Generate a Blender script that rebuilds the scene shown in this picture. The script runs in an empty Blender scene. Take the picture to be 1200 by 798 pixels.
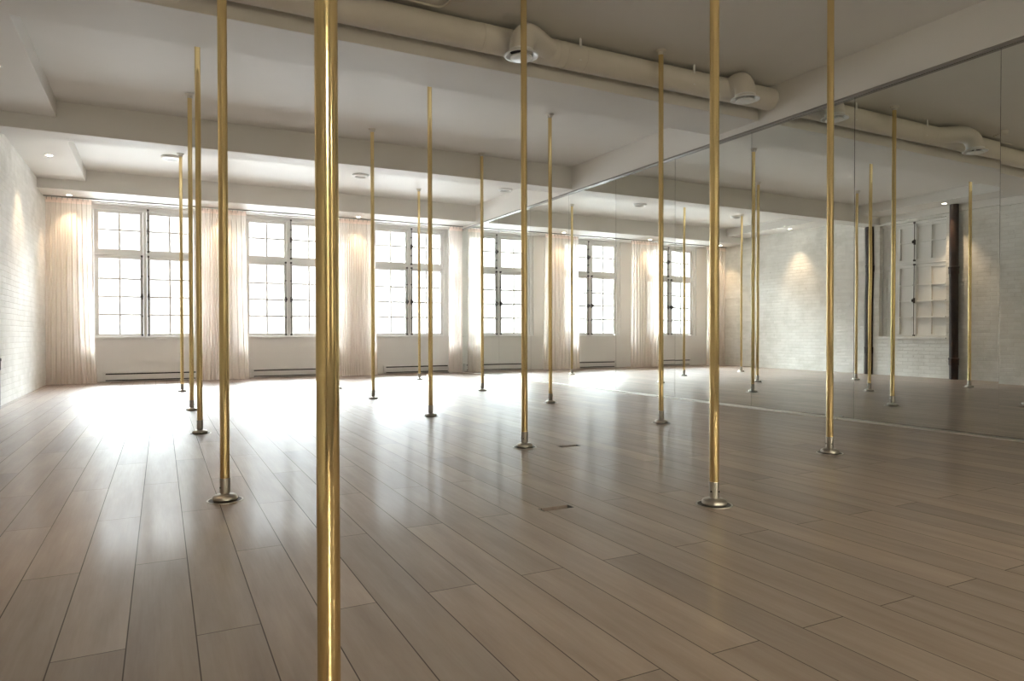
import bpy, bmesh, math, random
from mathutils import Vector, Matrix
random.seed(7)
PI = math.pi
R = math.radians
scene = bpy.context.scene
COL = scene.collection

# ------------------------------------------------------------------ measures (metres)
CAM_H = 0.825
MX = 5.800          # mirror plane
LX = -1.604         # brick wall face
WY = 13.86          # window wall face
BY = -3.0           # wall behind the camera
CZ = 3.41           # ceiling
HX = 5.756          # face of the header over the mirrors and of the floor channel
MT = 3.034          # top of the mirrors

# ------------------------------------------------------------------ helpers
def tag(o, label=None, cat=None, group=None, kind=None):
    if label: o['label'] = label
    if cat: o['category'] = cat
    if group: o['group'] = group
    if kind: o['kind'] = kind
    return o

def empty(name, loc, rz=0.0):
    o = bpy.data.objects.new(name, None); COL.objects.link(o)
    o.location = loc; o.rotation_euler = (0, 0, rz); o.empty_display_size = 0.1
    return o

def link(name, bm, mat, parent=None, smooth=False, loc=None):
    bmesh.ops.recalc_face_normals(bm, faces=bm.faces[:])
    me = bpy.data.meshes.new(name); bm.to_mesh(me); bm.free()
    if smooth:
        for p in me.polygons: p.use_smooth = True
        me.set_sharp_from_angle(angle=R(38))
    for m in (mat if isinstance(mat, (list, tuple)) else [mat]): me.materials.append(m)
    o = bpy.data.objects.new(name, me); COL.objects.link(o)
    if loc: o.location = loc
    if parent: o.parent = parent
    return o

def box(bm, x0, x1, y0, y1, z0, z1, bev=0.0, mi=0):
    vs = [bm.verts.new((x, y, z)) for x in (x0, x1) for y in (y0, y1) for z in (z0, z1)]
    fs = []
    for idx in ((0,1,3,2),(4,6,7,5),(0,4,5,1),(2,3,7,6),(0,2,6,4),(1,5,7,3)):
        f = bm.faces.new([vs[i] for i in idx]); f.material_index = mi; fs.append(f)
    if bev > 0:
        es = list({e for f in fs for e in f.edges})
        bmesh.ops.bevel(bm, geom=es, offset=bev, segments=2, profile=0.7, affect='EDGES')

def lathe(bm, prof, n=32, c=(0,0,0), closed=False):
    rings = []
    for r, z in prof:
        rings.append([bm.verts.new((c[0]+r*math.cos(2*PI*i/n), c[1]+r*math.sin(2*PI*i/n), c[2]+z)) for i in range(n)])
    for a, b in zip(rings, rings[1:]):
        for i in range(n):
            bm.faces.new((a[i], a[(i+1)%n], b[(i+1)%n], b[i]))
    if closed:
        a, b = rings[-1], rings[0]
        for i in range(n): bm.faces.new((a[i], a[(i+1)%n], b[(i+1)%n], b[i]))
    else:
        bm.faces.new(rings[0][::-1]); bm.faces.new(rings[-1])

def sweep(bm, pts, rad, n=20, cap=True):
    pts = [Vector(p) for p in pts]
    if not isinstance(rad, (list, tuple)): rad = [rad]*len(pts)
    rings = []; up = None
    for i, p in enumerate(pts):
        t = (pts[min(i+1, len(pts)-1)] - pts[max(i-1, 0)]).normalized()
        if up is None:
            up = Vector((0,0,1)) if abs(t.z) < 0.9 else Vector((1,0,0))
        s = t.cross(up).normalized(); up = s.cross(t).normalized()
        rings.append([bm.verts.new(p + (s*math.cos(2*PI*k/n) + up*math.sin(2*PI*k/n))*rad[i]) for k in range(n)])
    for a, b in zip(rings, rings[1:]):
        for i in range(n): bm.faces.new((a[i], a[(i+1)%n], b[(i+1)%n], b[i]))
    if cap: bm.faces.new(rings[0][::-1]); bm.faces.new(rings[-1])

def bez(p0, p1, p2, n=8):
    p0, p1, p2 = Vector(p0), Vector(p1), Vector(p2)
    return [(1-t)**2*p0 + 2*(1-t)*t*p1 + t*t*p2 for t in [i/n for i in range(n+1)]]

# ------------------------------------------------------------------ materials
def newmat(name):
    m = bpy.data.materials.new(name); m.use_nodes = True
    nt = m.node_tree; nt.nodes.clear()
    out = nt.nodes.new('ShaderNodeOutputMaterial')
    return m, nt, out

def lk(nt, a, b): nt.links.new(a, b)

def principled(nt, out, col=(.8,.8,.8), rough=.5, metal=0, spec=.5):
    b = nt.nodes.new('ShaderNodeBsdfPrincipled')
    b.inputs['Base Color'].default_value = (*col, 1)
    b.inputs['Roughness'].default_value = rough
    b.inputs['Metallic'].default_value = metal
    b.inputs['Specular IOR Level'].default_value = spec
    lk(nt, b.outputs[0], out.inputs[0])
    return b

def N(nt, t, **kw):
    n = nt.nodes.new(t)
    for k, v in kw.items(): setattr(n, k, v)
    return n

def M2(nt, op, a, b=None, c=None):
    n = nt.nodes.new('ShaderNodeMath'); n.operation = op
    for i, v in enumerate((a, b, c)):
        if v is None: continue
        if isinstance(v, (int, float)): n.inputs[i].default_value = v
        else: lk(nt, v, n.inputs[i])
    return n.outputs[0]

def noise(nt, vec, scale, detail=4, rough=.55, dim='3D'):
    n = nt.nodes.new('ShaderNodeTexNoise'); n.noise_dimensions = dim
    n.inputs['Scale'].default_value = scale; n.inputs['Detail'].default_value = detail
    n.inputs['Roughness'].default_value = rough
    if vec is not None: lk(nt, vec, n.inputs['Vector'])
    return n.outputs['Fac']

def ramp(nt, fac, stops):
    r = nt.nodes.new('ShaderNodeValToRGB'); cr = r.color_ramp
    while len(cr.elements) < len(stops): cr.elements.new(0.5)
    for e, (p, c) in zip(cr.elements, stops):
        e.position = p; e.color = (*c, 1) if len(c) == 3 else c
    lk(nt, fac, r.inputs[0]); return r.outputs[0]

def mixc(nt, fac, a, b, mode='MIX'):
    n = nt.nodes.new('ShaderNodeMix'); n.data_type = 'RGBA'; n.blend_type = mode
    for s, v in ((0, fac), (6, a), (7, b)):
        if isinstance(v, (int, float)): n.inputs[s].default_value = v
        elif isinstance(v, tuple): n.inputs[s].default_value = (*v, 1)
        else: lk(nt, v, n.inputs[s])
    return n.outputs[2]

def objco(nt):
    g = nt.nodes.new('ShaderNodeNewGeometry'); return g.outputs['Position']

def paint(name, col, rough=.6, bump=.08, scale=40, var=.04, spec=.3):
    m, nt, out = newmat(name); b = principled(nt, out, col, rough, 0, spec)
    p = objco(nt)
    f = noise(nt, p, 1.3, 5)
    c2 = tuple(max(0, c*(1-var*2)) for c in col)
    lk(nt, mixc(nt, f, col, c2), b.inputs['Base Color'])
    bp = N(nt, 'ShaderNodeBump'); bp.inputs['Strength'].default_value = bump; bp.inputs['Distance'].default_value = .004
    lk(nt, noise(nt, p, scale, 3), bp.inputs['Height']); lk(nt, bp.outputs[0], b.inputs['Normal'])
    return m

def metal(name, col, rough, var=.1, aniso=False, bump=0):
    m, nt, out = newmat(name); b = principled(nt, out, col, rough, 1.0)
    tc = N(nt, 'ShaderNodeTexCoord')
    mp = N(nt, 'ShaderNodeMapping'); mp.inputs['Scale'].default_value = (6, 6, .8)
    lk(nt, tc.outputs['Object'], mp.inputs[0])
    f = noise(nt, mp.outputs[0], 3, 5)
    lk(nt, M2(nt, 'MULTIPLY_ADD', f, var, rough-var/2), b.inputs['Roughness'])
    lk(nt, mixc(nt, f, tuple(c*.93 for c in col), tuple(min(1, c*1.06) for c in col)), b.inputs['Base Color'])
    return m

MAT = {}
MAT['white'] = paint('white_wall_paint', (.86,.845,.82), .55)
MAT['ceil'] = paint('ceiling_paint', (.78,.76,.72), .6, scale=25)
MAT['trimwhite'] = paint('white_gloss_paint', (.83,.825,.80), .35, bump=.03, spec=.5)
MAT['duct'] = paint('duct_paint', (.74,.70,.63), .5, bump=.05)
MAT['heater'] = paint('heater_enamel', (.80,.79,.76), .35, bump=.02)
MAT['black'] = paint('black_gap', (.02,.02,.02), .6)
MAT['darkgrey'] = paint('dark_grey', (.07,.065,.06), .5)
MAT['bolt'] = paint('dark_bronze_bolt', (.055,.047,.042), .4, spec=.5)
MAT['rail'] = paint('rail_grey', (.30,.28,.26), .4)
MAT['plastic'] = paint('white_plastic', (.85,.85,.83), .3, bump=.01, spec=.5)
MAT['lensoff'] = paint('unlit_lens', (.28,.28,.27), .3, spec=.5)
MAT['brass'] = metal('polished_brass', (.89,.70,.36), .15, .08)
MAT['steel'] = metal('satin_steel', (.50,.47,.43), .40, .15)
MAT['alu'] = metal('aluminium_channel', (.85,.84,.80), .35, .1)

def mk_pipe():
    m, nt, out = newmat('cast_iron_pipe_paint'); b = principled(nt, out, (.03,.02,.018), .38, 0, .5)
    p = objco(nt); f = noise(nt, p, 5, 6)
    lk(nt, ramp(nt, f, [(.35,(.018,.013,.012)), (.6,(.035,.02,.016)), (.8,(.09,.035,.022))]), b.inputs['Base Color'])
    bp = N(nt, 'ShaderNodeBump'); bp.inputs['Strength'].default_value = .3; bp.inputs['Distance'].default_value = .004
    lk(nt, noise(nt, p, 30, 4), bp.inputs['Height']); lk(nt, bp.outputs[0], b.inputs['Normal'])
    return m
MAT['pipe'] = mk_pipe()

def mk_floor():
    m, nt, out = newmat('laminate_planks'); b = principled(nt, out, (.3,.25,.2), .3, 0, .45)
    b.inputs['Coat Weight'].default_value = .24; b.inputs['Coat Roughness'].default_value = .15; b.inputs['Coat IOR'].default_value = 1.4
    p = objco(nt); sx = N(nt, 'ShaderNodeSeparateXYZ'); lk(nt, p, sx.inputs[0])
    X, Y = sx.outputs[0], sx.outputs[1]
    # planks 0.168 m wide, 1.47 m long, joints staggered by half a plank
    rx = M2(nt, 'DIVIDE', M2(nt, 'ADD', M2(nt, 'MULTIPLY_ADD', Y, -.006, X), .088+168*.25), .168)
    row = M2(nt, 'FLOOR', rx); fx = M2(nt, 'FRACT', rx)
    odd = M2(nt, 'MODULO', row, 2.0)
    yy = M2(nt, 'ADD', M2(nt, 'DIVIDE', M2(nt, 'ADD', Y, 147-1.33), 1.47), M2(nt, 'MULTIPLY', odd, .5))
    pid = M2(nt, 'FLOOR', yy); fy = M2(nt, 'FRACT', yy)
    ex = M2(nt, 'MULTIPLY', M2(nt, 'MINIMUM', fx, M2(nt, 'SUBTRACT', 1.0, fx)), .168)
    ey = M2(nt, 'MULTIPLY', M2(nt, 'MINIMUM', fy, M2(nt, 'SUBTRACT', 1.0, fy)), 1.47)
    e = M2(nt, 'MINIMUM', ex, ey)
    groove = N(nt, 'ShaderNodeMapRange'); groove.inputs['From Min'].default_value = .0009; groove.inputs['From Max'].default_value = .0022
    lk(nt, e, groove.inputs[0]); G = groove.outputs[0]      # 0 in the groove
    cv = N(nt, 'ShaderNodeCombineXYZ'); lk(nt, row, cv.inputs[0]); lk(nt, pid, cv.inputs[1])
    wn = N(nt, 'ShaderNodeTexWhiteNoise'); lk(nt, cv.outputs[0], wn.inputs[0])
    rnd = wn.outputs['Value']
    # grain coordinates stretched along the plank, shifted per plank
    gv = N(nt, 'ShaderNodeCombineXYZ')
    lk(nt, M2(nt, 'MULTIPLY', X, 14.0), gv.inputs[0]); lk(nt, M2(nt, 'MULTIPLY', Y, 1.6), gv.inputs[1])
    lk(nt, M2(nt, 'MULTIPLY', rnd, 60.0), gv.inputs[2])
    g1 = noise(nt, gv.outputs[0], 1.0, 6, .6)
    gv2 = N(nt, 'ShaderNodeCombineXYZ')
    lk(nt, M2(nt, 'MULTIPLY', X, 120.0), gv2.inputs[0]); lk(nt, M2(nt, 'MULTIPLY', Y, 4.0), gv2.inputs[1]); lk(nt, M2(nt, 'MULTIPLY', rnd, 30.0), gv2.inputs[2])
    g2 = noise(nt, gv2.outputs[0], 1.0, 4, .6)
    gv3 = N(nt, 'ShaderNodeCombineXYZ')
    lk(nt, M2(nt, 'MULTIPLY', X, 3.5), gv3.inputs[0]); lk(nt, M2(nt, 'MULTIPLY', Y, 1.8), gv3.inputs[1]); lk(nt, M2(nt, 'MULTIPLY', rnd, 45.0), gv3.inputs[2])
    g3 = noise(nt, gv3.outputs[0], 1.0, 3, .5)
    c = ramp(nt, g1, [(.22,(.195,.148,.124)), (.5,(.272,.215,.184)), (.78,(.345,.28,.243))])
    c = mixc(nt, M2(nt, 'MULTIPLY', g2, .28), c, (.17,.122,.096))
    c = mixc(nt, M2(nt, 'MULTIPLY', M2(nt, 'GREATER_THAN', g3, .70), .05), c, (.12,.085,.065))
    tint = ramp(nt, rnd, [(0,(.85,.85,.86)), (.5,(1,.99,.98)), (1,(1.15,1.12,1.09))])
    c = mixc(nt, 1.0, c, tint, 'MULTIPLY')
    c = mixc(nt, G, (.05,.036,.028), c)
    lk(nt, c, b.inputs['Base Color'])
    lk(nt, M2(nt, 'ADD', M2(nt, 'MULTIPLY_ADD', g2, .10, FLOOR_ROUGH), M2(nt, 'MULTIPLY', M2(nt, 'SUBTRACT', 1.0, G), .3)), b.inputs['Roughness'])
    h = M2(nt, 'ADD', M2(nt, 'MULTIPLY', G, 1.0), M2(nt, 'MULTIPLY', g2, .12))
    bp = N(nt, 'ShaderNodeBump'); bp.inputs['Strength'].default_value = .35; bp.inputs['Distance'].default_value = .0012
    lk(nt, h, bp.inputs['Height']); lk(nt, bp.outputs[0], b.inputs['Normal'])
    return m
FLOOR_ROUGH = .38
MAT['floor'] = mk_floor()

def mk_brick():
    m, nt, out = newmat('painted_brick'); b = principled(nt, out, (.8,.79,.75), .5, 0, .4)
    p = objco(nt); sx = N(nt, 'ShaderNodeSeparateXYZ'); lk(nt, p, sx.inputs[0])
    wob = M2(nt, 'MULTIPLY_ADD', noise(nt, p, 6, 3), .016, -.008)
    cv = N(nt, 'ShaderNodeCombineXYZ'); lk(nt, M2(nt, 'ADD', sx.outputs[1], wob), cv.inputs[0]); lk(nt, M2(nt, 'ADD', sx.outputs[2], wob), cv.inputs[1])
    br = N(nt, 'ShaderNodeTexBrick'); br.offset = .5; br.squash = 1
    br.inputs['Scale'].default_value = 1.0; br.inputs['Brick Width'].default_value = .215; br.inputs['Row Height'].default_value = .072
    br.inputs['Mortar Size'].default_value = .0065; br.inputs['Mortar Smooth'].default_value = .45; br.inputs['Bias'].default_value = 0
    br.inputs['Color1'].default_value = (1,1,1,1); br.inputs['Color2'].default_value = (.90,.90,.89,1); br.inputs['Mortar'].default_value = (.93,.925,.91,1)
    lk(nt, cv.outputs[0], br.inputs['Vector'])
    n1 = noise(nt, p, 2.2, 6, .65); n2 = noise(nt, p, 14, 5, .6); n3 = noise(nt, p, 60, 4)
    base = ramp(nt, n1, [(.32,(.68,.67,.62)), (.5,(.79,.775,.735)), (.7,(.84,.83,.79))])
    c = mixc(nt, 1.0, base, br.outputs['Color'], 'MULTIPLY')
    pit = N(nt, 'ShaderNodeMapRange'); pit.inputs['From Min'].default_value = .66; pit.inputs['From Max'].default_value = .72
    lk(nt, n2, pit.inputs[0])
    c = mixc(nt, M2(nt, 'MULTIPLY', pit.outputs[0], .45), c, (.36,.33,.28))
    lk(nt, c, b.inputs['Base Color'])
    h = M2(nt, 'SUBTRACT', 1.0, br.outputs['Fac'])
    h = M2(nt, 'ADD', h, M2(nt, 'MULTIPLY', n2, .7)); h = M2(nt, 'ADD', h, M2(nt, 'MULTIPLY', n3, .25))
    h = M2(nt, 'SUBTRACT', h, M2(nt, 'MULTIPLY', pit.outputs[0], .5))
    bp = N(nt, 'ShaderNodeBump'); bp.inputs['Strength'].default_value = .75; bp.inputs['Distance'].default_value = .0055
    lk(nt, h, bp.inputs['Height']); lk(nt, bp.outputs[0], b.inputs['Normal'])
    return m
MAT['brick'] = mk_brick()

def mk_mirror():
    m, nt, out = newmat('mirror_silvering')
    g = N(nt, 'ShaderNodeBsdfGlossy'); g.inputs['Color'].default_value = (.86,.885,.865,1); g.inputs['Roughness'].default_value = 0.0
    # faint waviness of large wall mirrors
    p = objco(nt); mp = N(nt, 'ShaderNodeMapping'); mp.inputs['Scale'].default_value = (1, 1.2, 1.6); lk(nt, p, mp.inputs[0])
    bp = N(nt, 'ShaderNodeBump'); bp.inputs['Strength'].default_value = .4; bp.inputs['Distance'].default_value = .0009
    lk(nt, noise(nt, mp.outputs[0], 1.3, 0), bp.inputs['Height']); lk(nt, bp.outputs[0], g.inputs['Normal'])
    lk(nt, g.outputs[0], out.inputs[0]); return m
MAT['mirror'] = mk_mirror()

def mk_glass():
    m, nt, out = newmat('window_glass')
    t = N(nt, 'ShaderNodeBsdfTransparent'); t.inputs[0].default_value = (.95,.97,.97,1)
    g = N(nt, 'ShaderNodeBsdfGlossy'); g.inputs['Roughness'].default_value = .02
    fr = N(nt, 'ShaderNodeFresnel'); fr.inputs[0].default_value = 1.45
    mx = N(nt, 'ShaderNodeMixShader'); lk(nt, fr.outputs[0], mx.inputs[0]); lk(nt, t.outputs[0], mx.inputs[1]); lk(nt, g.outputs[0], mx.inputs[2])
    lk(nt, mx.outputs[0], out.inputs[0]); return m
MAT['glass'] = mk_glass()

def mk_cloth(name, col, transp):
    m, nt, out = newmat(name)
    d = N(nt, 'ShaderNodeBsdfDiffuse'); d.inputs[0].default_value = (*col, 1)
    t = N(nt, 'ShaderNodeBsdfTranslucent'); t.inputs[0].default_value = (*col, 1)
    tr = N(nt, 'ShaderNodeBsdfTransparent'); tr.inputs[0].default_value = (1,.97,.94,1)
    a = N(nt, 'ShaderNodeMixShader'); a.inputs[0].default_value = .5; lk(nt, d.outputs[0], a.inputs[1]); lk(nt, t.outputs[0], a.inputs[2])
    tc = N(nt, 'ShaderNodeTexCoord'); f = noise(nt, tc.outputs['Object'], 3, 3)
    s = N(nt, 'ShaderNodeMixShader'); lk(nt, M2(nt, 'MULTIPLY_ADD', f, .06, transp-.03), s.inputs[0])
    lk(nt, a.outputs[0], s.inputs[1]); lk(nt, tr.outputs[0], s.inputs[2]); lk(nt, s.outputs[0], out.inputs[0])
    return m
MAT['sheer'] = mk_cloth('blush_sheer_fabric', (.95,.865,.80), .30)
MAT['tape'] = mk_cloth('blush_heading_fabric', (.90,.76,.69), .08)

def mk_emit(name, col, s):
    m, nt, out = newmat(name); e = N(nt, 'ShaderNodeEmission'); e.inputs[0].default_value = (*col, 1); e.inputs[1].default_value = s
    lk(nt, e.outputs[0], out.inputs[0]); return m
MAT['lamp'] = mk_emit('lit_lamp_lens', (1,.86,.66), 12)

# ------------------------------------------------------------------ room shell
def struct(name, bm, mat, smooth=False):
    o = link(name, bm, mat, smooth=smooth); o['kind'] = 'structure'; return o

# floor with two plank-wide slots
slots = [(1.59, 1.757, 2.76, 2.815), (2.60, 2.767, 4.25, 4.31)]
bm = bmesh.new()
xs = sorted({LX-.3, MX+.3, *[v for s in slots for v in s[:2]]}); ys = sorted({BY-.2, WY+.3, *[v for s in slots for v in s[2:]]})
for i in range(len(xs)-1):
    for j in range(len(ys)-1):
        a, b_, c, d = xs[i], xs[i+1], ys[j], ys[j+1]
        if any(abs(a-s[0]) < 1e-6 and abs(c-s[2]) < 1e-6 and abs(b_-s[1]) < 1e-6 and abs(d-s[3]) < 1e-6 for s in slots): continue
        box(bm, a, b_, c, d, -.03, 0)
bmesh.ops.remove_doubles(bm, verts=bm.verts[:], dist=1e-6)
struct('floor', bm, MAT['floor'])
bm = bmesh.new(); box(bm, LX-.3, MX+.3, BY-.2, WY+.3, -.12, -.031); struct('floor', bm, MAT['darkgrey']).name = 'floor_base'
# ceiling
bm = bmesh.new(); box(bm, LX-.3, MX+.3, BY-.2, WY+.3, CZ, CZ+.15); struct('ceiling', bm, MAT['ceil'])
# beams across the room, the dropped edge over the brick wall, the header over the mirrors
def beam(n, x0, x1, y0, y1, z0, z1, mat='ceil'):
    bm = bmesh.new(); box(bm, x0, x1, y0, y1, z0, z1, .006); return struct('trim_%d' % n, bm, MAT[mat])
beam(1, LX-.05, MX+.02, 5.37, 6.01, 3.10, CZ+.02)
beam(2, LX-.05, MX+.02, 9.10, 9.47, 3.065, CZ+.02)
beam(3, LX-.05, MX+.02, 12.72, WY+.05, 3.08, CZ+.02)
beam(4, LX-.05, -.96, BY-.1, 12.72, 3.23, CZ+.02)
beam(5, HX, MX+.25, BY-.1, WY+.05, 3.037, CZ+.02)
beam(6, LX-.02, LX+.045, BY-.1, 9.1, 3.10, 3.235)
# right wall behind the mirrors
bm = bmesh.new(); box(bm, MX+.03, MX+.25, BY-.1, WY+.3, -.03, MT+.02); struct('wall_right', bm, MAT['darkgrey'])
bm = bmesh.new(); box(bm, MX-.004, MX+.04, BY-.1, .48, 0, MT+.02); struct('wall_right', bm, MAT['white']).name = 'wall_right_near'
# back wall, out of view, with two openings added to light the near room
FILL_WC = (.1, 3.9)
bm = bmesh.new(); bw = [LX-.3] + [v for c in FILL_WC for v in (c-.52, c+.52)] + [MX+.3]
for i in range(0, 6, 2): box(bm, bw[i], bw[i+1], BY-.25, BY, -.03, CZ+.1)
for c in FILL_WC: box(bm, c-.52, c+.52, BY-.25, BY, -.03, .772); box(bm, c-.52, c+.52, BY-.25, BY, 3.065, CZ+.1)
bmesh.ops.remove_doubles(bm, verts=bm.verts[:], dist=1e-6)
struct('wall_back', bm, MAT['white'])

# left brick wall with the blocked window recess
SY0, SY1, SZ0, SZ1 = 7.76, 9.12, .80, 3.05
NY0, NY1 = 9.235, 9.445   # niche of the far pipe
bm = bmesh.new()
for a in ((BY-.1, SY0, -.03, CZ+.05), (SY1, NY0, -.03, CZ+.05), (NY1, WY+.3, -.03, CZ+.05), (SY0, SY1, -.03, SZ0), (SY0, SY1, SZ1, CZ+.05)):
    box(bm, LX-.3, LX, a[0], a[1], a[2], a[3])
box(bm, LX-.3, LX-.2, NY0, NY1, -.03, CZ+.05)
bmesh.ops.remove_doubles(bm, verts=bm.verts[:], dist=1e-6)
struct('wall_left', bm, MAT['brick'])

# window wall with three openings
WC = [-.163, 2.295, 4.750]; WH = .87; WZ0, WZ1 = .772, 3.065
bm = bmesh.new(); WT = .28
edges = [LX-.3] + [v for c in WC for v in (c-WH, c+WH)] + [MX+.3]
for i in range(0, 8, 2): box(bm, edges[i], edges[i+1], WY, WY+WT, -.03, CZ+.05)
for c in WC:
    box(bm, c-WH, c+WH, WY, WY+WT, -.03, WZ0); box(bm, c-WH, c+WH, WY, WY+WT, WZ1, CZ+.05)
bmesh.ops.remove_doubles(bm, verts=bm.verts[:], dist=1e-6)
struct('wall_far', bm, MAT['white'])

# ------------------------------------------------------------------ windows (local frame: x along the wall, -y into the room)
UP = (2.32, 2.945); LO = (.838, 2.15); LOWM = (1.172, 1.488, 1.803); UPM = 2.655
def window(n, origin, rz, hw, hglass_in, hglass_out, opaque=False, bolts='both', z=0.0):
    w = empty('window_%d' % n, origin, rz); w['kind'] = 'structure'
    z0, z1 = WZ0+z, WZ1+z
    D0, D1 = .05, .12      # frame depth inside the opening
    bm = bmesh.new(); fo = hglass_out+.075
    box(bm, -hw, -fo, D0-.02, D1, z0, z1, .003); box(bm, fo, hw, D0-.02, D1, z0, z1, .003)
    box(bm, -fo, fo, D0-.02, D1, z1-.06, z1, .003); box(bm, -fo, fo, D0-.02, D1, z0, z0+.022, .003)
    box(bm, -.028, .028, D0, D1, z0+.022, z1-.06, .003)
    for s in (-1, 1):
        a, b_ = sorted((s*.028, s*fo)); box(bm, a, b_, D0-.005, D1, 2.215+z, 2.255+z, .003)
    link('window_frame', bm, MAT['trimwhite'], w)
    for s in (-1, 1):
        for (ga, gb, sa, sb, muns) in ((UP[0], UP[1], 2.257, WZ1-.062, (UPM,)), (LO[0], LO[1], WZ0+.024, 2.213, LOWM)):
            x0, x1 = sorted((s*hglass_in, s*hglass_out)); o0, o1 = sorted((s*.031, s*(fo-.003)))
            ga, gb, sa, sb = ga+z, gb+z, sa+z, sb+z
            bm = bmesh.new()
            box(bm, o0, x0, D0+.012, D0+.055, sa, sb, .003); box(bm, x1, o1, D0+.012, D0+.055, sa, sb, .003)
            box(bm, x0, x1, D0+.012, D0+.055, sa, ga, .003); box(bm, x0, x1, D0+.012, D0+.055, gb, sb, .003)
            xm = (x0+x1)/2; mw = .015 if not opaque else .014
            q = .022 if opaque else 0; box(bm, xm-mw, xm+mw, D0+.018-q, D0+.05, ga, gb, .002)
            for k in muns: box(bm, x0, x1, D0+.020-q, D0+.048, k+z-mw, k+z+mw, .002)
            sash = link('sash', bm, MAT['trimwhite'], w)
            bm = bmesh.new(); box(bm, x0-.004, x1+.004, D0+.032, D0+.037, ga-.004, gb+.004)
            link('pane', bm, MAT['trimwhite'] if opaque else MAT['glass'], sash)
    rods = [(.05, 2.28, 3.045, 2.655)] + ([(.05, .80, 2.222, 1.495)])
    if bolts == 'both': rods += [(-.05, .80, 2.222, 1.495)]
    for (x, a, b_, k) in rods:
        if opaque: x = 0.0
        a += z; b_ += z; k += z
        bm = bmesh.new(); yy = D0-.022
        sweep(bm, [(x, yy, a), (x, yy, b_)], .0065, 10)
        for e in (a+.012, b_-.012): box(bm, x-.017, x+.017, yy-.012, yy+.034, e-.016, e+.016, .004)
        if not opaque: box(bm, x-.013, x+.013, yy-.010, yy+.034, (a+k)/2-.01, (a+k)/2+.01, .003); box(bm, x-.013, x+.013, yy-.010, yy+.034, (b_+k)/2-.01, (b_+k)/2+.01, .003)
        rod = link('bolt_rod', bm, MAT['bolt'], w, True)
        bm = bmesh.new(); box(bm, x-.013, x+.013, yy-.012, yy+.034, k-.05, k+.05, .005)
        sweep(bm, [(x, yy-.01, k), (x, yy-.04, k)], .008, 10)
        bmesh.ops.create_uvsphere(bm, u_segments=14, v_segments=8, radius=.02, matrix=Matrix.Translation((x, yy-.05, k)) @ Matrix.Diagonal((1, .7, 1.5, 1)))
        link('bolt_handle', bm, MAT['bolt'], rod, True)
    # sill board
    bm = bmesh.new(); box(bm, -hw-(.03 if not opaque else .0), hw+(.03 if not opaque else 0), -.022-(.06 if opaque else 0), D0-.021, z0-.026, z0-.001, .004)
    link('window_sill', bm, MAT['trimwhite'], w)
    return w
for i, c in enumerate(WC): window(i+1, (c, WY, 0), 0, WH, .08, .71)
window(4, (LX-.06, (SY0+SY1)/2, 0), PI/2, (SY1-SY0)/2, .045, .60, opaque=True, bolts='one', z=.0)
for i, c in enumerate(FILL_WC): window(5+i, (c, BY, 0), PI, .52, .07, .41)  # unseen windows behind the camera, added as fill for the near room
bm = bmesh.new(); box(bm, LX-.31, LX-.19, SY0-.05, SY1+.05, SZ0-.08, SZ1+.08)
struct('trim_7', bm, MAT['darkgrey'])

# ------------------------------------------------------------------ mirrors
PW, PY0 = 1.2505, 3.0034
tilt = {-1: (.45, -.30), 0: (0, -.17), 1: (0, -.12), 2: (.05, -.08), 3: (0, -.05), 4: (0, -.05)}
mlabels = {
 -2: 'frameless wall mirror panel just outside the right edge, nearest the camera',
 -1: 'frameless wall mirror panel cut off by the right edge of the photo',
  0: 'frameless wall mirror panel reflecting the black cast iron pipes and blocked window',
  1: 'frameless wall mirror panel behind the rightmost brass pole, reflecting bare white brick',
  2: 'wall mirror panel behind the large brass pole right of centre, fourth from right edge',
  3: 'wall mirror panel behind the pole in front of the duct, fifth from right edge',
  4: 'narrow looking wall mirror panel, sixth from the right edge, reflecting the middle window',
  5: 'narrow looking wall mirror panel, seventh from the right edge, reflecting a curtain',
  6: 'narrow looking wall mirror panel eighth from the right edge, reflecting a tall window',
  7: 'slim wall mirror panel ninth from the right edge, second from the window wall corner',
  8: 'last slim wall mirror strip, at the corner with the window wall beside the curtain'}
for k in range(-2, 9):
    y0 = PY0+k*PW; y1 = min(y0+PW, WY-.003)
    c = (y0+y1)/2; hw = (y1-y0)/2-.002; hz = (MT-.022)/2
    bm = bmesh.new(); box(bm, 0, .006, -hw, hw, -hz, hz, .0012)
    o = link('wall_mirror', bm, MAT['mirror']); o.location = (MX, c, .018+hz)
    d, t = tilt.get(k, (0, 0)); o.rotation_euler = (0, R(-t), R(d))
    tag(o, mlabels[k], 'mirror', 'mirror panels of the right wall')
# channels holding the mirrors
bm = bmesh.new(); box(bm, HX, MX+.03, .49, WY-.003, 0, .014, .002)
tag(link('metal_channel', bm, MAT['alu']), 'thin bright metal channel along the floor under the mirror wall', 'channel')
bm = bmesh.new(); box(bm, HX+.004, MX-.002, .49, WY-.003, 3.018, 3.0365, .001)
tag(link('metal_channel', bm, MAT['rail']), 'thin grey metal channel along the top edge of the mirror wall', 'channel')
bm = bmesh.new(); box(bm, -.012, 0, -.010, .010, 0, .028, .003); sweep(bm, [(-.012, 0, .018), (-.016, 0, .018)], .004, 10)
o = link('wall_clip', bm, MAT['plastic'], loc=(HX-.001, 4.42, .0)); tag(o, 'small clip at the foot of the mirror right of a brass pole', 'clip')

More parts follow.
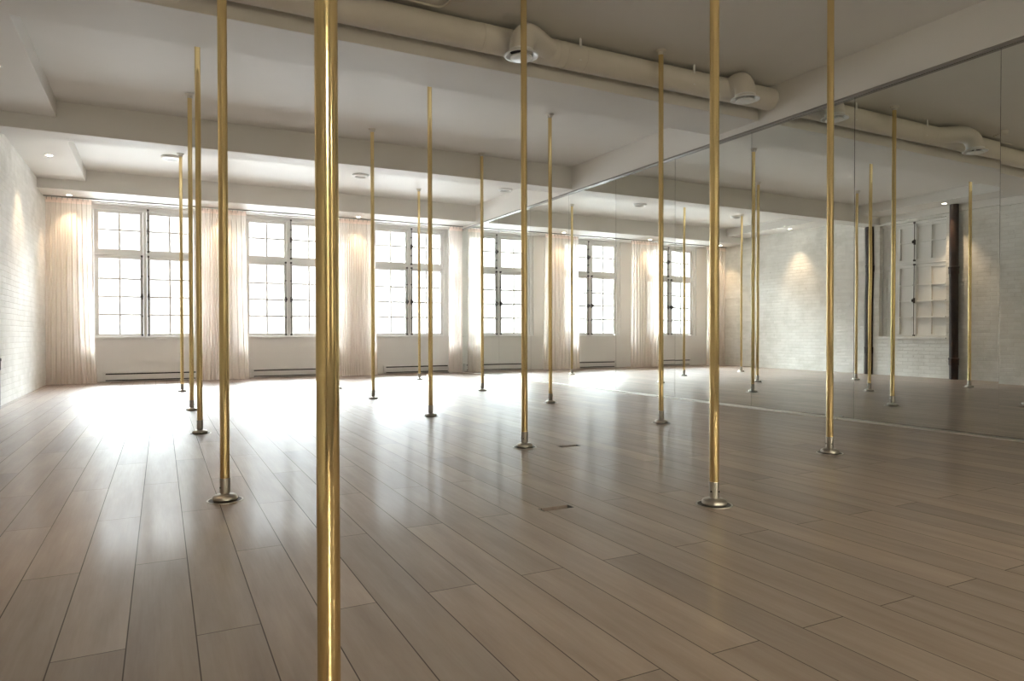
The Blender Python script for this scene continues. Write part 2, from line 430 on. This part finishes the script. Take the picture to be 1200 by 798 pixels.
# ------------------------------------------------------------------ poles
PR = .0225
def pole_parts(root, with_slots=False):
    z0 = .105
    bm = bmesh.new(); lathe(bm, [(PR, z0), (PR, 1.35), (PR, 2.4), (PR, CZ-.035)], 40); link('brass_tube', bm, MAT['brass'], root, True)
    bm = bmesh.new(); lathe(bm, [(.0215, .034), (.0215, .039), (.0245, .041), (.0245, .108), (.0235, .112)], 36)
    link('sleeve', bm, MAT['steel'], root, True)
    bm = bmesh.new(); lathe(bm, [(.056, .003), (.060, .009), (.059, .018), (.053, .026), (.040, .031), (.028, .034), (.020, .034)], 40)
    link('base_cover', bm, MAT['steel'], root, True)
    bm = bmesh.new(); lathe(bm, [(.078, .0005), (.0783, .0028), (.081, .0036), (.0855, .0026), (.0865, .0005)], 48, closed=True)
    link('floor_ring', bm, MAT['steel'], root, True)
    bm = bmesh.new(); lathe(bm, [(.0, .0004), (.0779, .0004), (.0779, .0016), (.0, .0016)], 40)
    bmesh.ops.remove_doubles(bm, verts=bm.verts[:], dist=1e-5); link('floor_cup', bm, MAT['darkgrey'], root, False)
    bm = bmesh.new(); lathe(bm, [(.026, CZ-.045), (.028, CZ-.018), (.046, CZ-.010), (.048, CZ-.001)], 32)
    link('ceiling_flange', bm, MAT['duct'], root, True)
    for a in (0, PI/2):
        bm = bmesh.new(); sweep(bm, [(.022*math.cos(a), .022*math.sin(a), .066), (.0275*math.cos(a), .0275*math.sin(a), .066)], .004, 10)
        link('set_screw', bm, MAT['black'], root)
poles = [
 (.30, 1.372, 'thick looking brass dance pole nearest the camera, running off top and bottom'),
 (.30, 3.69, 'brass dance pole in the left row next behind the huge foreground pole'),
 (.32, 6.27, 'left row brass dance pole whose top is hidden behind the nearest ceiling beam'),
 (.34, 8.21, 'left row brass pole with dark upper end, fourth from the camera'),
 (.33, 10.96, 'farthest brass pole of the left row, its base leftmost of all poles'),
 (2.38, 2.49, 'large brass dance pole right of centre running off the top'),
 (2.37, 4.39, 'middle row brass pole passing in front of the left air diffuser of the duct'),
 (2.43, 6.47, 'middle row brass pole, top hidden by the beam, in front of the third window'),
 (2.44, 8.55, 'middle row brass pole beside the blush curtain right of the foreground pole'),
 (2.43, 10.40, 'brass pole hidden behind the foreground pole, seen only reflected in the mirror'),
 (4.10, 3.19, 'rightmost brass dance pole, standing near the mirror wall'),
 (4.12, 4.99, 'right row brass pole whose top meets the ceiling in front of the duct'),
 (4.15, 7.04, 'right row brass pole just right of the pole in front of the air diffuser'),
 (4.17, 9.00, 'right row brass pole whose top touches the ceiling at the second beam'),
 (4.19, 11.72, 'farthest and shortest looking brass pole of the right row')]
proto = None
for x, y, lab in poles:
    if proto is None:
        root = empty('dance_pole', (x, y, 0)); pole_parts(root); proto = root
    else:
        root = proto.copy(); COL.objects.link(root); root.location = (x, y, 0)
        for ch in list(proto.children):
            c = ch.copy(); COL.objects.link(c); c.parent = root
    root.rotation_euler = (0, 0, random.uniform(0, 6.28) if proto is not root else .4)
    tag(root, lab, 'pole', 'brass dance poles standing between floor and ceiling')

# floor slots: dark tray set in each plank cut-out
for s, lab in zip(slots, ('dark plank-wide slot in the floor left of the large right pole', 'thin dark slot in the floor farther back, right of the middle pole')):
    bm = bmesh.new(); a, b_, c, d = s; e = .001
    box(bm, a+e, b_-e, c+e, d-e, -.0295, -.020)
    box(bm, a+e, a+.006, c+e, d-e, -.020, .0012); box(bm, b_-.006, b_-e, c+e, d-e, -.020, .0012)
    box(bm, a+.006, b_-.006, c+e, c+.004, -.020, -.001)
    tag(link('floor_slot', bm, MAT['darkgrey']), lab, 'floor slot', 'slots in the floor')

# ------------------------------------------------------------------ heaters
for x0, x1, lab in ((-.80, .66, 'low white baseboard heater under the left window'), (1.62, 3.05, 'low white baseboard heater under the middle window'),
                    (4.19, 5.60, 'low white baseboard heater under the right window, beside the mirror corner')):
    h = empty('baseboard_heater', ((x0+x1)/2, WY, 0)); hl = (x1-x0)/2; tag(h, lab, 'heater', 'baseboard heaters under the windows')
    bm = bmesh.new(); box(bm, -hl+.02, hl-.02, -.062, -.055, .034, .125, .002); box(bm, -hl+.02, hl-.02, -.055, -.002, .150, .162, .003)
    box(bm, -hl+.02, hl-.02, -.062, -.054, .146, .162, .003); box(bm, -hl+.02, hl-.02, -.055, -.002, .008, .016, .002)
    link('casing', bm, MAT['heater'], h)
    bm = bmesh.new(); box(bm, -hl+.02, hl-.02, -.050, -.002, .017, .149)
    link('heating_element', bm, MAT['black'], h)
    for s in (-1, 1):
        a, b_ = sorted((s*(hl-.02), s*(hl+.03))); bm = bmesh.new(); box(bm, a, b_, -.064, -.001, .006, .164, .004); link('end_cap', bm, MAT['heater'], h)

# ------------------------------------------------------------------ curtains
def curtain(x0, x1, lab, nf, seed, flare=.04, lean=0.0):
    rnd = random.Random(seed); yc = 13.36; root = empty('curtain', ((x0+x1)/2, yc, 0)); tag(root, lab, 'curtain', 'blush sheer curtains at the window wall')
    W = (x1-x0)/2; n = nf*12; zt, zb = 3.045, .012
    ph = [rnd.uniform(-.7, .7) for _ in range(nf+2)]; am = [rnd.uniform(.65, 1.2) for _ in range(nf+2)]; sp = [rnd.uniform(-.5, .5) for _ in range(nf+2)]
    def pt(u, t):           # u 0..1 across, t 0 top .. 1 bottom
        f = u*nf; i = int(min(f, nf-1e-6)); fr = f-i
        a = am[i]*(1-fr)+am[i+1]*fr
        amp = (.010+.013*min(1, t*3)+.010*t)*a
        x = -W+2*W*u + (ph[i]*(1-fr)+ph[i+1]*fr)*.03*t + (sp[i]*(1-fr)+sp[i+1]*fr)*.035*t*t
        x += (u-.5)*2*flare*t*t + lean*u*t**3
        y = amp*math.sin(2*PI*(f+.18*math.sin(2*PI*f))) + .022*math.sin(2*PI*u*1.7+seed)*t
        y += .10*t*t*math.sin(PI*u+seed)*0.25
        z = zt+(zb-zt)*t
        if t > .96:
            q = (t-.96)/.04; y -= .030*q*q*(1+.6*math.sin(7*u*PI+seed)); z = zb+(z-zb)*(1-.4*q*math.sin(9*u*PI+seed)**2)
        x = max(min(x, MX-.012-(x0+x1)/2), LX+.012-(x0+x1)/2)
        return (x, y, max(z, .004))
    def sheet(t0, t1, rows, off=0):
        bm = bmesh.new(); g = []
        for j in range(rows+1):
            t = t0+(t1-t0)*j/rows
            g.append([bm.verts.new(Vector(pt(i/n, t))+Vector((0, off, 0))) for i in range(n+1)])
        for j in range(rows):
            for i in range(n): bm.faces.new((g[j][i], g[j][i+1], g[j+1][i+1], g[j+1][i]))
        return bm
    def solid(o):
        md = o.modifiers.new('thickness', 'SOLIDIFY'); md.thickness = .0012; md.offset = 0
    link('fabric', sheet(0, 1, 60), MAT['sheer'], root, True)
    o = link('heading_tape', sheet(-.002, .024, 3, -.004), MAT['tape'], root, True)
    for k in range(nf):
        x, y, z = pt((k+.25)/nf, 0); bm = bmesh.new(); sweep(bm, [(x, y-.002, z-.03), (x, y-.012, z+.0), (x, 0, z+.012), (x, 0, z+.018)], .0035, 8); link('curtain_hook', bm, MAT['rail'], root, True)
curtain(-1.575, -.93, 'blush sheer curtain in the left corner beside the brick wall, lit by a downlight', 9, 1, .05, .04)
curtain(.64, 1.47, 'blush sheer curtain between the left and middle windows, behind the left row poles', 10, 2, .03)
curtain(2.98, 3.86, 'blush sheer curtain between the middle and right windows, right of the foreground pole', 10, 3, .03)
curtain(5.44, 5.735, 'narrow blush sheer curtain in the far right corner against the mirror', 4, 4, .01)
bm = bmesh.new(); box(bm, LX+.004, MX-.016, 13.348, 13.372, 3.064, 3.0795, .002)
tag(link('curtain_rail', bm, MAT['rail']), 'slim grey ceiling rail carrying the blush curtains along the window wall', 'curtain rail')
bm = bmesh.new(); box(bm, LX+.004, MX-.016, 13.62, 13.64, 3.066, 3.0795, .002)
tag(link('curtain_rail', bm, MAT['heater']), 'second slim white ceiling rail, closer to the window glass', 'curtain rail')

# ------------------------------------------------------------------ duct with its two air diffusers
DY, DZ, DR = 5.20, 3.275, .112
duct = empty('air_duct', (0, DY, DZ)); tag(duct, 'long round painted air duct under the ceiling in front of the nearest beam', 'duct')
bm = bmesh.new(); sweep(bm, [(LX+.01, 0, 0), (2.0, 0, 0), (HX-.004, 0, 0)], DR, 40); link('duct_pipe', bm, MAT['duct'], duct, True)
def P(x, y, z): return (x, y-DY, z-DZ)
def branch(pts, name='branch_elbow'):
    bm = bmesh.new(); sweep(bm, pts, .098, 32); return link(name, bm, MAT['duct'], duct, True)
n1 = (2.64, 4.93); n2 = (5.15, 4.97)
branch([P(3.10, 5.22, 3.275), P(2.95, 5.13, 3.28)] + [tuple(v) for v in bez(P(2.84, 5.06, 3.285), P(n1[0], n1[1], 3.30), P(n1[0], n1[1], 3.10), 9)])
branch([P(n2[0], 5.20, 3.275)] + [tuple(v) for v in bez(P(n2[0], 5.14, 3.285), P(n2[0], n2[1]-.01, 3.36), P(n2[0], n2[1], 3.14), 9)])
for x in (3.12, 3.20, 3.40, 2.40):
    bm = bmesh.new(); lathe(bm, [(DR+.001, -.006), (DR+.004, 0), (DR+.001, .006)], 40)
    for v in bm.verts: v.co = Vector((x+v.co.z, v.co.x, v.co.y))
    link('duct_seam', bm, MAT['duct'], duct, True)
for x in (3.32, 4.62, .9):
    bm = bmesh.new(); box(bm, x-.012, x+.012, -.10, -.096, -.06, CZ-DZ-.001, .001); link('hanger_strap', bm, MAT['trimwhite'], duct)
for (nx, ny), z, lab in ((n1, 3.10, 'white round air diffuser hanging from the duct behind the middle pole'), (n2, 3.145, 'white round air diffuser at the duct end next to the mirror header')):
    bm = bmesh.new(); lathe(bm, [(.100, .012), (.102, -.002), (.118, -.016), (.138, -.026), (.140, -.034), (.128, -.036), (.098, -.018), (.090, .006)], 40, closed=True)
    d = link('air_diffuser', bm, MAT['plastic'], duct, True, loc=P(nx, ny, z)); d['label'] = lab
    bm = bmesh.new(); lathe(bm, [(.096, .000), (.0, .0005), (.0, .004), (.096, .004)], 32); bmesh.ops.remove_doubles(bm, verts=bm.verts[:], dist=1e-5); link('throat', bm, MAT['black'], d)
    bm = bmesh.new(); lathe(bm, [(.002, -.001), (.012, -.002), (.014, -.030), (.075, -.034), (.090, -.044), (.088, -.052), (.05, -.058), (.002, -.060)], 40); link('diffuser_disc', bm, MAT['plastic'], d, True)

# smoke detector with its cable
sd = empty('smoke_detector', (2.06, 4.85, CZ)); tag(sd, 'small round ceiling detector cut off by the top edge, its cable looping to the duct', 'detector')
bm = bmesh.new(); lathe(bm, [(.030, -.052), (.052, -.046), (.062, -.03), (.066, -.012), (.070, -.001)], 32); link('housing', bm, MAT['duct'], sd, True)
bm = bmesh.new(); sweep(bm, [tuple(v) for v in bez((-.03, .05, -.012), (-.02, .20, -.05), (-.12, .24, -.020), 10)] + [tuple(v) for v in bez((-.16, .245, -.018), (-.3, .25, -.012), (-.75, .25, -.012), 8)], .008, 8); link('cable', bm, MAT['duct'], sd, True)

# ------------------------------------------------------------------ ceiling fixtures
def downlight(x, y, z, lit, lab):
    d = empty('recessed_downlight', (x, y, z)); tag(d, lab, 'downlight', 'small recessed downlights')
    bm = bmesh.new(); lathe(bm, [(.036, -.0005), (.038, -.004), (.050, -.006), (.056, -.001)], 32, closed=True); link('trim_ring', bm, MAT['plastic'], d, True)
    bm = bmesh.new(); lathe(bm, [(.0, -.003), (.0358, -.003), (.0358, -.0005), (0, -.0005)], 24); bmesh.ops.remove_doubles(bm, verts=bm.verts[:], dist=1e-5)
    link('lens', bm, MAT['lamp'] if lit else MAT['lensoff'], d)
    if lit:
        l = bpy.data.lights.new('downlight_bulb', 'SPOT'); l.energy = SPOT_W; l.color = (1, .72, .45); l.spot_size = R(75); l.spot_blend = .7; l.shadow_soft_size = .03
        o = bpy.data.objects.new('downlight_bulb', l); COL.objects.link(o); o.parent = d; o.location = (0, 0, -.012)
SPOT_W = 26
downlight(-1.23, 13.19, 3.08, True, 'lit downlight above the left corner curtain')
downlight(1.05, 13.19, 3.08, True, 'lit downlight above the curtain left of the middle window, behind a brass pole')
downlight(3.48, 13.17, 3.08, True, 'lit downlight above the curtain right of the foreground pole')
downlight(.17, 13.20, 3.08, False, 'unlit downlight in front of the left window head')
downlight(2.55, 13.18, 3.08, False, 'unlit downlight in front of the middle window, just left of the foreground pole')
downlight(5.06, 13.17, 3.08, False, 'unlit downlight in front of the right window head')
downlight(-1.26, 11.08, 3.23, True, 'lit downlight in the dropped ceiling edge beside the far brick wall')
downlight(-1.26, 7.60, 3.23, True, 'lit downlight above the blocked window on the brick wall')
downlight(-1.26, 4.15, 3.23, True, 'lit downlight above the near brick wall, left of the frame')
for x, y, lab in ((.215, 11.22, 'round white ceiling fixture left of the far left row pole top'), (2.975, 11.10, 'round white ceiling fixture in the far bay right of the foreground pole'),
                  (5.08, 9.90, None)):
    if lab is None: x, y, lab = 5.58, 11.05, 'round white ceiling fixture in the far bay next to the mirror header'
    d = empty('ceiling_fixture', (x, y, CZ)); tag(d, lab, 'ceiling fixture', 'round ceiling fixtures in the far bay')
    bm = bmesh.new(); lathe(bm, [(.085, -.020), (.095, -.034), (.118, -.034), (.132, -.022), (.136, -.001), (.085, -.001)], 40, closed=True); link('rim', bm, MAT['plastic'], d, True)
    bm = bmesh.new(); lathe(bm, [(.0, -.024), (.0848, -.024), (.0848, -.005), (0, -.005)], 32); bmesh.ops.remove_doubles(bm, verts=bm.verts[:], dist=1e-5); link('grille', bm, MAT['lensoff'], d)

# ------------------------------------------------------------------ cast iron pipes on the brick wall
for y, lab, hubs in ((9.34, 'black cast iron drain pipe left of the blocked window, seen in the mirror', (.50, 2.2)), (7.57, 'dark brown cast iron drain pipe right of the blocked window, seen in the mirror', (.33, 2.02))):
    t = empty('drain_pipe', (LX+(-.002 if y > 8 else .09), y, 0)); tag(t, lab, 'pipe', 'cast iron drain pipes on the brick wall')
    bm = bmesh.new(); lathe(bm, [(.075, .001), (.075, 3.229)], 32); link('pipe_run', bm, MAT['pipe'], t, True)
    for h in hubs:
        bm = bmesh.new(); lathe(bm, [(.076, -.07), (.083, -.06), (.083, .03), (.089, .036), (.089, .062), (.076, .07)], 32, c=(0, 0, h)); link('pipe_hub', bm, MAT['pipe'], t, True)

# ------------------------------------------------------------------ daylight
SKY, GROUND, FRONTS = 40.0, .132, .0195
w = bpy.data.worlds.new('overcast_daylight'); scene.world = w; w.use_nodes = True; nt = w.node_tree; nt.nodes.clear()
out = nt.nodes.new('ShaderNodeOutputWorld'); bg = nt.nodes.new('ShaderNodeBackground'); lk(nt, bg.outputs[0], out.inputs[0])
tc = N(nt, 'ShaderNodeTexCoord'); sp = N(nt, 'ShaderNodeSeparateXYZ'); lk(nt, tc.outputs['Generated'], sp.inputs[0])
# sky and unseen ground brightened to light the room, pale housefronts kept dim between
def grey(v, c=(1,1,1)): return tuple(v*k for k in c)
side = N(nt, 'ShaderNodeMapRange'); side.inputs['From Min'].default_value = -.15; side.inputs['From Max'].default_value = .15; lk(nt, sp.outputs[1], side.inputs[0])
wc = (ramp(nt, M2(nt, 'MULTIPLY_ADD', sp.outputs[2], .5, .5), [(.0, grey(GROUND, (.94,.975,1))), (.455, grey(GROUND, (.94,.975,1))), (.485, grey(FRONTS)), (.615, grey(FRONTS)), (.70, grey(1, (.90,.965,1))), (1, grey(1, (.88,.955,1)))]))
lk(nt, mixc(nt, 1.0, wc, mixc(nt, side.outputs[0], (.92,.76,.55), (1,1,1)), 'MULTIPLY'), bg.inputs[0])  # warm tint added on the camera's back side to warm the fill light
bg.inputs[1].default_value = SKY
for c, y, s in [(c, WY+.2, -1) for c in WC] + [(c, BY-.2, 1) for c in FILL_WC]:
    l = bpy.data.lights.new('window_portal', 'AREA'); l.shape = 'RECTANGLE'; l.size = WH*2; l.size_y = WZ1-WZ0; l.cycles.is_portal = True
    o = bpy.data.objects.new('window_portal', l); COL.objects.link(o); o.location = (c, y, (WZ0+WZ1)/2); o.rotation_euler = (s*PI/2, 0, 0)

# ------------------------------------------------------------------ camera
yaw, pitch, roll = .477062, -.0101886, -.0024198
f = Vector((math.sin(yaw)*math.cos(pitch), math.cos(yaw)*math.cos(pitch), math.sin(pitch)))
r = Vector((math.cos(yaw), -math.sin(yaw), 0)); u = r.cross(f)
r2 = r*math.cos(roll)+u*math.sin(roll); u2 = u*math.cos(roll)-r*math.sin(roll)
cam = bpy.data.cameras.new('camera'); cam.sensor_width = 36; cam.lens = 1.00896*800/1200*36; cam.clip_start = .05
co = bpy.data.objects.new('camera', cam); COL.objects.link(co)
m = Matrix((r2, u2, -f)).transposed().to_4x4(); m.translation = (0, 0, CAM_H); co.matrix_world = m
scene.camera = co

vs = scene.view_settings
vs.view_transform = 'Standard'; vs.look = 'None'; vs.gamma = 1.0; vs.use_curve_mapping = False
vs.exposure = 1.86
